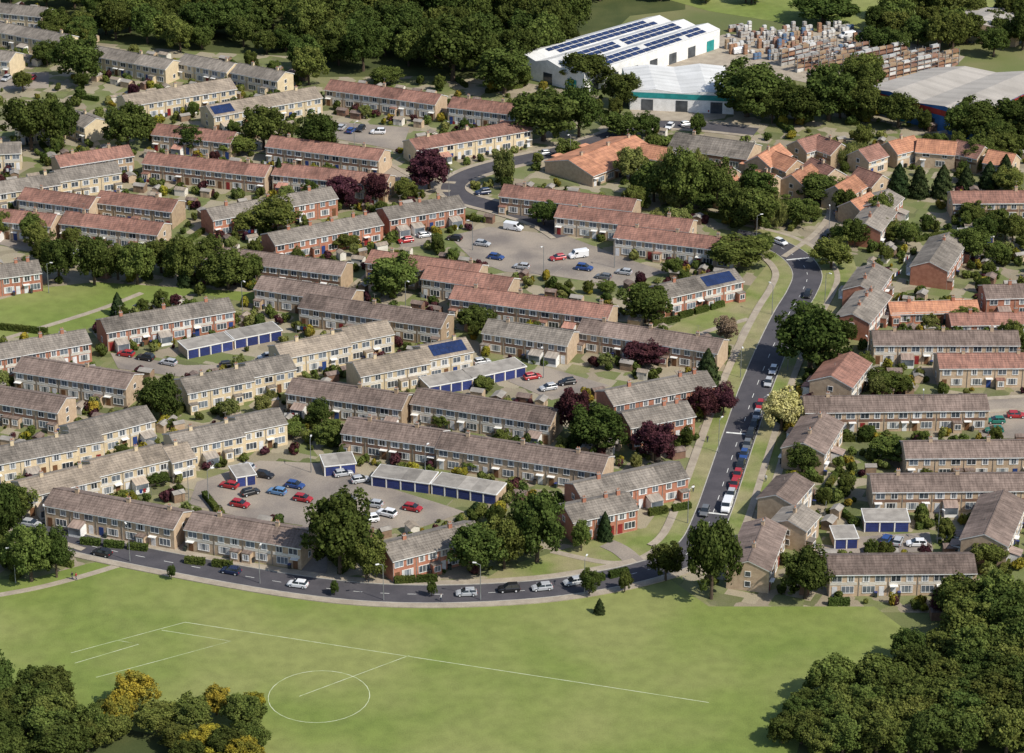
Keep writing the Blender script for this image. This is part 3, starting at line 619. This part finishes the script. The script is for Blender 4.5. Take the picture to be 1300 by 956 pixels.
# ---------------------------------------------------------------- industrial
def warehouse(px,h,roof,wall,bays=1,rise=1.2,fascia=None,name='warehouse'):
    P=[Vector(W(p[0],p[1],h)) for p in px]   # left, back, right, front
    c=sum(P,Vector((0,0)))/4; E=bpy.data.objects.new(name,None);COL.objects.link(E);E.location=(c.x,c.y,0)
    Q=[p-c for p in P]; wl=MB();rf=MB();ds=MB()
    for i in range(4):
        a=Q[i];b=Q[(i+1)%4]; wl.q([(a.x,a.y,0),(b.x,b.y,0),(b.x,b.y,h),(a.x,a.y,h)])
        d=(b-a);n=Vector((d.y,-d.x)).normalized(); 
        if n.dot((a+b)/2)<0:n=-n
        o=n*.08
        if fascia: ds.q([(a.x+o.x,a.y+o.y,h-1.7),(b.x+o.x,b.y+o.y,h-1.7),(b.x+o.x,b.y+o.y,h-.1),(a.x+o.x,a.y+o.y,h-.1)],1)
        k=int(d.length/8)
        for j in range(k):
            p=a+d*(j+.5)/k+o; t=d.normalized()*1.7; ds.q([(p.x-t.x,p.y-t.y,.05),(p.x+t.x,p.y+t.y,.05),(p.x+t.x,p.y+t.y,3.4),(p.x-t.x,p.y-t.y,3.4)],R.choice([0,0,2]))
    lp=lambda a,b,t:a+(b-a)*t
    for k in range(bays):
        for s in(0,1):
            t0=(k+.5*s)/bays;t1=(k+.5*(s+1))/bays; za=h+(rise if s else 0);zb=h+(0 if s else rise)
            nst=22
            for i in range(nst):
                f0=i/nst;f1=(i+1)/nst
                def pt(f,t): return lp(lp(Q[0],Q[1],f),lp(Q[3],Q[2],f),t)
                a,b,c2,d2=pt(f0,t0),pt(f1,t0),pt(f1,t1),pt(f0,t1)
                rf.q([(a.x,a.y,za+.05),(b.x,b.y,za+.05),(c2.x,c2.y,zb+.05),(d2.x,d2.y,zb+.05)],0,(-.10 if i%3==1 else .0)+R.gauss(0,.03))
                if name=='solar_warehouse' and s and 2<i<20 :
                    for (g0,g1) in ((.12,.46),(.54,.88)):
                        if R.random()<.06: continue
                        A=lp(lp(a,d2,g0),lp(b,c2,g0),.06);B=lp(lp(a,d2,g0),lp(b,c2,g0),.94);C3=lp(lp(a,d2,g1),lp(b,c2,g1),.94);D3=lp(lp(a,d2,g1),lp(b,c2,g1),.06)
                        z0=za+(zb-za)*g0+.2;z1=za+(zb-za)*g1+.2; rf.q([(A.x,A.y,z0),(B.x,B.y,z0),(C3.x,C3.y,z1),(D3.x,D3.y,z1)],1)
        for f in (0,1):
            a,b,m_=lp(lp(Q[0],Q[1],f),lp(Q[3],Q[2],f),k/bays),lp(lp(Q[0],Q[1],f),lp(Q[3],Q[2],f),(k+1)/bays),lp(lp(Q[0],Q[1],f),lp(Q[3],Q[2],f),(k+.5)/bays)
            wl.q([(a.x,a.y,h),(b.x,b.y,h),(m_.x,m_.y,h+rise)])
    wl.obj('walls',[wall],E);rf.obj('roof',[roof,'solar'],E);ds.obj('doors_and_fascia',['glass',fascia or 'white','teal'],E); mark([tuple(p) for p in P])
warehouse([(650,70),(822,22),(914,37),(742,94)],6.0,'metalroof','white',3,1.3,None,'solar_warehouse')
warehouse([(800,116),(790,86),(920,84),(932,122)],5.5,'metalroof','white',2,.9,'teal','trade_warehouse')
warehouse([(1095,112),(1185,86),(1345,98),(1235,150)],6.5,'greyroof','blue',2,1.2,'cladred')
warehouse([(1180,30),(1225,10),(1320,20),(1290,40)],5,'greyroof','tan',1,1.5)
pal=[mat('stack_'+n,c,rough=.7) for n,c in (('timber',(.38,.27,.17)),('brick',(.30,.17,.12)),('grey_block',(.40,.385,.36)),('white_wrap',(.62,.61,.58)),('blue_wrap',(.12,.19,.30)),('orange',(.36,.20,.12)))]
def stack(x,y,rot,k):
    mb=MB(); h=0
    for j in range(R.choice([1,2,2,3])):
        mb.box(-.6,.6,-.5,.5,h+.10,h+.14,1,0,True); 
        for yy in(-.45,0,.45): mb.box(-.6,.6,yy-.05,yy+.05,h,h+.099,1)
        mb.box(-.56,.56,-.46,.46,h+.142,h+1.0,0,R.uniform(-.1,.1)); h+=1.01
    mb.obj('pallet_stack',[pal[k],'wood'],None,(x,y,.05),rot)
for row in range(7):
    v=40+row*7.2
    for _ in range(20):
        u=R.uniform(922,1085)
        if v>78 and u<1000: continue
        x,y=W(u,v+R.uniform(-1,1)); k=R.choice([0,1,2,2,2,3,3,3,4,5])
        for q in range(R.randint(1,3)): stack(x+q*1.35*math.cos(.5),y+q*1.35*math.sin(.5),.5,k)
def rack(a,b):
    A=Vector(W(*a));B=Vector(W(*b));d=B-A;L=d.length;mb=MB()
    n=int(L/2.7)
    for i in range(n+1):
        x=i*L/n
        for y in(-.6,.6): mb.box(x-.08,x+.08,y-.08,y+.08,0,5.2,0)
    for z in(1.3,2.7,4.1):
        for y in(-.6,.6): mb.box(0,L,y-.05,y+.05,z,z+.15,1)
        for i in range(n):
            if R.random()<.8: x=i*L/n; mb.box(x+.2,x+L/n-.2,-.55,.55,z+.16,z+R.uniform(.5,1.1),R.choice([2,2,3,4,4,5,6]),R.uniform(-.3,.1))
    for i in range(n):
        x=i*L/n; mb.box(x+.2,x+L/n-.2,-.55,.55,.02,R.uniform(.6,1.1),R.choice([2,3,4,5]))
    mb.obj('storage_rack',['lampmetal','rackmetal',pal[0],pal[1],pal[3],pal[2],pal[5]],None,(A.x,A.y,.05),math.atan2(d.y,d.x))
for a,b in (((1010,92),(1110,70)),((1040,97),(1150,72)),((1070,103),(1190,76)),((1100,108),(1215,82)),((990,84),(1060,68))): rack(a,b)
# ---------------------------------------------------------------- vehicles
PAINT={'silver':(.42,.43,.44),'white':(.75,.75,.75),'black':(.02,.02,.022),'blue':(.03,.07,.22),'red':(.36,.025,.03),'grey':(.14,.145,.15),'navy':(.02,.03,.07),'green':(.02,.16,.12),'sky':(.12,.24,.42)}
PM={k:mat('car_paint_'+k,c,c,rough=.25,spec=.6,fine=0,metal=.1) for k,c in PAINT.items()}
def carmesh(kind):
    mb=MB()
    if kind=='van': st=[(-2.5,.35,1.9,.86),(-2.45,.3,2.0,.93),(1.0,.3,2.0,.93),(1.55,.3,1.25,.93),(2.35,.32,.95,.88),(2.5,.4,.75,.78)]
    elif kind=='suv': st=[(-2.15,.45,.85,.78),(-2.05,.35,1.02,.87),(.8,.35,1.02,.9),(1.7,.35,.95,.87),(2.1,.42,.75,.76)]
    else: st=[(-2.05,.38,.75,.74),(-1.95,.28,.92,.83),(-1.2,.26,.95,.86),(.75,.26,.93,.86),(1.7,.28,.80,.82),(2.02,.36,.62,.70)]
    sec=[[(x,-w,zb),(x,-w,zt-.15),(x,-w+.1,zt),(x,w-.1,zt),(x,w,zt-.15),(x,w,zb)] for x,zb,zt,w in st]
    for a,b in zip(sec,sec[1:]):
        for i in range(6):
            j=(i+1)%6; mb.q([a[j],a[i],b[i],b[j]] if i<5 else [a[0],a[5],b[5],b[0]],0)
    mb.q(sec[0],0); mb.q(sec[-1][::-1],0)
    def fr(b,t,zb,zt,wb,wt,m):
        B=[(b[0],-wb,zb),(b[1],-wb,zb),(b[1],wb,zb),(b[0],wb,zb)];Tt=[(t[0],-wt,zt),(t[1],-wt,zt),(t[1],wt,zt),(t[0],wt,zt)]
        for i in range(4): j=(i+1)%4; mb.q([B[i],B[j],Tt[j],Tt[i]],m)
        mb.q(Tt,m)
    if kind=='van':
        mb.q([(1.11,-.8,1.95),(1.55,-.8,1.36),(1.55,.8,1.36),(1.11,.8,1.95)],1,0)
        for s in(-1,1): mb.q([(.35,s*.945,1.2),(1.3,s*.945,1.2),(.98,s*.945,1.75),(.35,s*.945,1.75)],1)
        hw=.93
    else:
        z0,z1=(1.0,1.62) if kind=='suv' else (.91,1.4); xr=-2.0 if kind=='suv' else -1.85; fx=.85
        fr((xr,fx+.15),(xr+.35,fx-.65),z0,z1,.78,.62,1); fr((xr+.28,fx-.6),(xr+.42,fx-.75),z1-.04,z1+.05,.66,.60,0)
        for xx in(-.55,): 
            for s in(-1,1): mb.q([(xx,s*.79,z0),(xx+.12,s*.79,z0),(xx+.12,s*.64,z1),(xx,s*.64,z1)],0)
        hw=.86
    xl=st[-1][0];
    for s in(-1,1):
        for x in (-1.3,1.3): mb.cyl((x,s*(hw-.2),.32),(x,s*(hw+.02),.32),.32,.32,12,2); mb.cyl((x,s*(hw+.02),.32),(x,s*(hw+.03),.32),.18,.16,8,4)
        mb.box(xl-.22,xl-.02,s*.45,s*.68,.5,.64,4); mb.box(st[0][0]-.02,st[0][0]+.12,s*.5,s*.76,.62,.82,3)
        mb.box(.72,.9,s*(hw),s*(hw+.18),.92,1.05,0)
    mb.box(xl-.08,xl+.03,-.55,.55,.38,.5,2)
    return mb
CM={(k,c):carmesh(k).mesh('car_body',[PM[c],'carglass','tyre','tail','head']) for k in('car','suv','van') for c in PAINT}
def car(u,v,deg,c='silver',k='car',z=.105):
    x,y=W(u,v); me=CM[(k,c)]; place('parked_van' if k=='van' else 'parked_car',me,(x,y,z),math.radians(deg+R.uniform(-3,3)+R.choice([0,180])))
def along(u,v): 
    p=Vector(W(u,v)); i=min(range(len(main)),key=lambda i:(main[i]-p).length); d=main[min(i+1,len(main)-1)]-main[max(i-1,0)]; return math.degrees(math.atan2(d.y,d.x)),main[i],i
def roadcar(u,v,c,k='car',side=None):
    a,p,i=along(u,v); q=Vector(W(u,v)); d=main[min(i+1,len(main)-1)]-main[max(i-1,0)]; d.normalize(); n=Vector((-d.y,d.x))
    s=(q-p).dot(n); al=(q-p).dot(d); s=max(-2.4,min(2.4,s)) if side is None else side; q=p+n*s+d*al
    place('parked_van' if k=='van' else 'parked_car',CM[(k,c)],(q.x,q.y,.105),math.radians(a))
for u,v,c,k in [(126,708,'black','car'),(293,728,'navy','car'),(378,745,'white','car'),(592,756,'silver','car'),(646,751,'black','suv'),(688,749,'silver','car'),(728,742,'silver','car')]: roadcar(u,v,c,k)
seq=[('white','van'),('silver','car'),('red','car'),('red','car'),('black','car'),('blue','car'),('grey','car'),('black','suv'),('black','car'),('silver','car'),('red','car')]
v=645
for c,k in seq:
    roadcar(905+(652-v)*.34,v,c,k,side=2.4); v-=12.6 if k!='van' else 15.5
for u,v,c,k,s in [(1030,377,'black','car',1.8),(985,312,'white','car',1.5),(988,490,'silver','car',2.4),(990,474,'white','car',2.4),(918,655,'grey','car',-1.6)]: roadcar(u,v,c,k,s)
for t in [(291,619,-20,'red'),(305,643,-20,'red'),(336,606,-20,'black'),(352,627,-20,'sky'),(375,619,-20,'blue'),(385,636,-20,'red'),(436,604,20,'silver'),(458,612,20,'silver'),(474,643,-20,'silver'),(491,655,-30,'white','suv'),(468,663,20,'white','suv'),(524,648,-20,'red'),
 (318,628,30,'black'),(440,636,-20,'grey'),(312,596,-20,'silver'),(613,247,20,'navy','suv'),(613,312,-20,'silver'),(652,292,-20,'white','van'),(577,305,-20,'black'),(734,327,20,'white','van'),(708,330,20,'red'),(742,343,-20,'blue','suv'),(792,348,-20,'silver'),(766,354,-20,'grey'),
 (458,166,70,'black'),(446,168,70,'blue'),(434,164,70,'silver'),(480,170,0,'white','suv'),(160,452,-20,'red'),(185,457,-20,'black','suv'),(214,463,-20,'silver'),(290,466,20,'black'),(696,495,20,'silver'),(720,488,20,'black'),(676,481,20,'red'),(1262,549,0,'green'),(1264,537,0,'green'),(1290,530,0,'red'),
 (1140,690,70,'silver'),(1125,688,70,'blue'),(1163,693,0,'white'),(8,102,70,'silver'),(24,104,70,'navy'),(40,102,70,'red'),(540,301,20,'silver'),(515,308,20,'red'),(1066,272,60,'silver'),(1050,300,60,'black'),(690,197,20,'silver'),(850,163,70,'white'),(830,158,70,'black','suv'),(872,160,20,'silver'),
 (906,142,20,'red'),(880,136,20,'white'),(566,470,20,'red'),(612,462,20,'silver'),(940,68,20,'white','van'),(1075,48,20,'white','van'),(338,456,20,'silver'),(662,341,-20,'silver'),(630,329,-20,'blue'),(100,325,-20,'silver'),(140,330,-20,'black'),(40,668,-20,'silver')]:
    car(*t)
# ---------------------------------------------------------------- lamps
lm=MB(); lm.cyl((0,0,0),(0,0,1.2),.12,.10,8); lm.cyl((0,0,1.2),(0,0,7.6),.085,.06,8); lm.cyl((0,0,7.6),(.9,0,7.95),.05,.045,6); lm.box(.8,1.5,-.14,.14,7.9,8.05,1,0,True)
LM=lm.mesh('street_lamp',['lampmetal','white'])
for u,v in [(1047,385),(1000,470),(968,545),(912,575),(940,480),(873,665),(742,755),(610,762),(487,762),(330,741),(165,713),(60,690),(308,395),(265,640),(395,600),(540,610),(690,350),(600,318),(780,340),(724,205),(640,225),(570,250),(1052,300),(960,310),(62,372),(515,395),(690,480),(240,640),(20,740),(1190,690),(1100,470),(1170,540),(450,190),(980,400)]:
    x,y=W(u,v); place('street_lamp',LM,(x,y,0),R.uniform(0,6.28))
# ---------------------------------------------------------------- pedestrians
def person(u,v,shirt,rot,z=.1):
    J=[((0,0,.93),.13),((0,0,1.12),.12),((0,0,1.36),.15),((0,0,1.5),.06),((0,.01,1.58),.08),((0,.02,1.68),.10),((0,0,1.75),.07),
     ((.1,0,.88),.10),((.11,.16,.5),.07),((.11,.1,.08),.045),((.11,.24,.04),.045),((-.1,0,.88),.10),((-.11,-.05,.5),.07),((-.11,-.3,.12),.045),((-.11,-.2,.03),.045),
     ((.2,0,1.4),.06),((.25,-.1,1.13),.045),((.25,.02,.88),.035),((.25,.06,.78),.035),((-.2,0,1.4),.06),((-.25,.1,1.13),.045),((-.25,.24,.92),.035),((-.25,.3,.84),.035)]
    E=[(0,1),(1,2),(2,3),(3,4),(4,5),(5,6),(0,7),(7,8),(8,9),(9,10),(0,11),(11,12),(12,13),(13,14),(2,15),(15,16),(16,17),(17,18),(2,19),(19,20),(20,21),(21,22)]
    me=bpy.data.meshes.new('pedestrian'); me.from_pydata([j[0] for j in J],E,[]); o=bpy.data.objects.new('tmp',me);COL.objects.link(o)
    o.modifiers.new('s','SKIN'); 
    for i,j in enumerate(J): me.skin_vertices[0].data[i].radius=(j[1],j[1])
    me.skin_vertices[0].data[0].use_root=True
    o.modifiers.new('d','SUBSURF').levels=1
    bpy.context.view_layer.update(); ev=o.evaluated_get(bpy.context.evaluated_depsgraph_get()); m2=bpy.data.meshes.new_from_object(ev); bpy.data.objects.remove(o)
    m2.materials.clear()
    for m in (MT,shirt,MS,MH): m2.materials.append(m)
    for p in m2.polygons:
        c=p.center; p.material_index=0 if c.z<.95 and abs(c.x)<.2 else (1 if c.z<1.47 and c.z>.93 else 2); p.use_smooth=True
        if c.z>1.66: p.material_index=3
    x,y=W(u,v); place('pedestrian',m2,(x,y,z),rot)
MT=mat('denim_trousers',(.04,.05,.09)); MS=mat('skin',(.45,.28,.2)); MH=mat('hair',(.05,.03,.02)); sh1=mat('red_shirt',(.4,.05,.05)); sh2=mat('white_shirt',(.6,.6,.58)); sh3=mat('dark_jacket',(.03,.03,.04))
for u,v,s,r in [(92,736,sh3,1.2),(97,737,sh1,1.2),(972,612,sh2,3.),(898,562,sh3,.2),(560,764,sh2,1.5),(1012,645,sh1,0),(880,625,sh2,.3),(420,640,sh1,2.)]: person(u,v,s,r,.08)
# ---------------------------------------------------------------- light, sky, camera
el=math.radians(47); az=math.radians(125)
d=Vector((math.sin(az)*math.cos(el),math.cos(az)*math.cos(el),math.sin(el)))
sl=bpy.data.lights.new('sun','SUN'); sl.energy=5.0; sl.angle=math.radians(.5); sl.color=(1,.945,.85)
so=bpy.data.objects.new('sun',sl); COL.objects.link(so); so.rotation_euler=d.to_track_quat('Z','Y').to_euler(); so.location=(0,500,300)
w=bpy.data.worlds.new('World'); sc.world=w; w.use_nodes=True; nt=w.node_tree
sk=nt.nodes.new('ShaderNodeTexSky'); sk.sky_type='NISHITA'; sk.sun_disc=False; sk.sun_elevation=el; sk.sun_rotation=az
bg=nt.nodes['Background']; bg.inputs[1].default_value=.14; nt.links.new(sk.outputs[0],bg.inputs[0])
cam=bpy.data.cameras.new('camera'); cam.sensor_width=36; cam.lens=36*F/1300; cam.clip_end=20000; cam.clip_start=1
co=bpy.data.objects.new('camera',cam); COL.objects.link(co); co.location=(0,0,H); co.rotation_euler=(math.radians(90)-PT,0,0); sc.camera=co
sc.view_settings.view_transform='Standard'; sc.view_settings.look='None'; sc.view_settings.exposure=0
print('objects',len(bpy.data.objects))
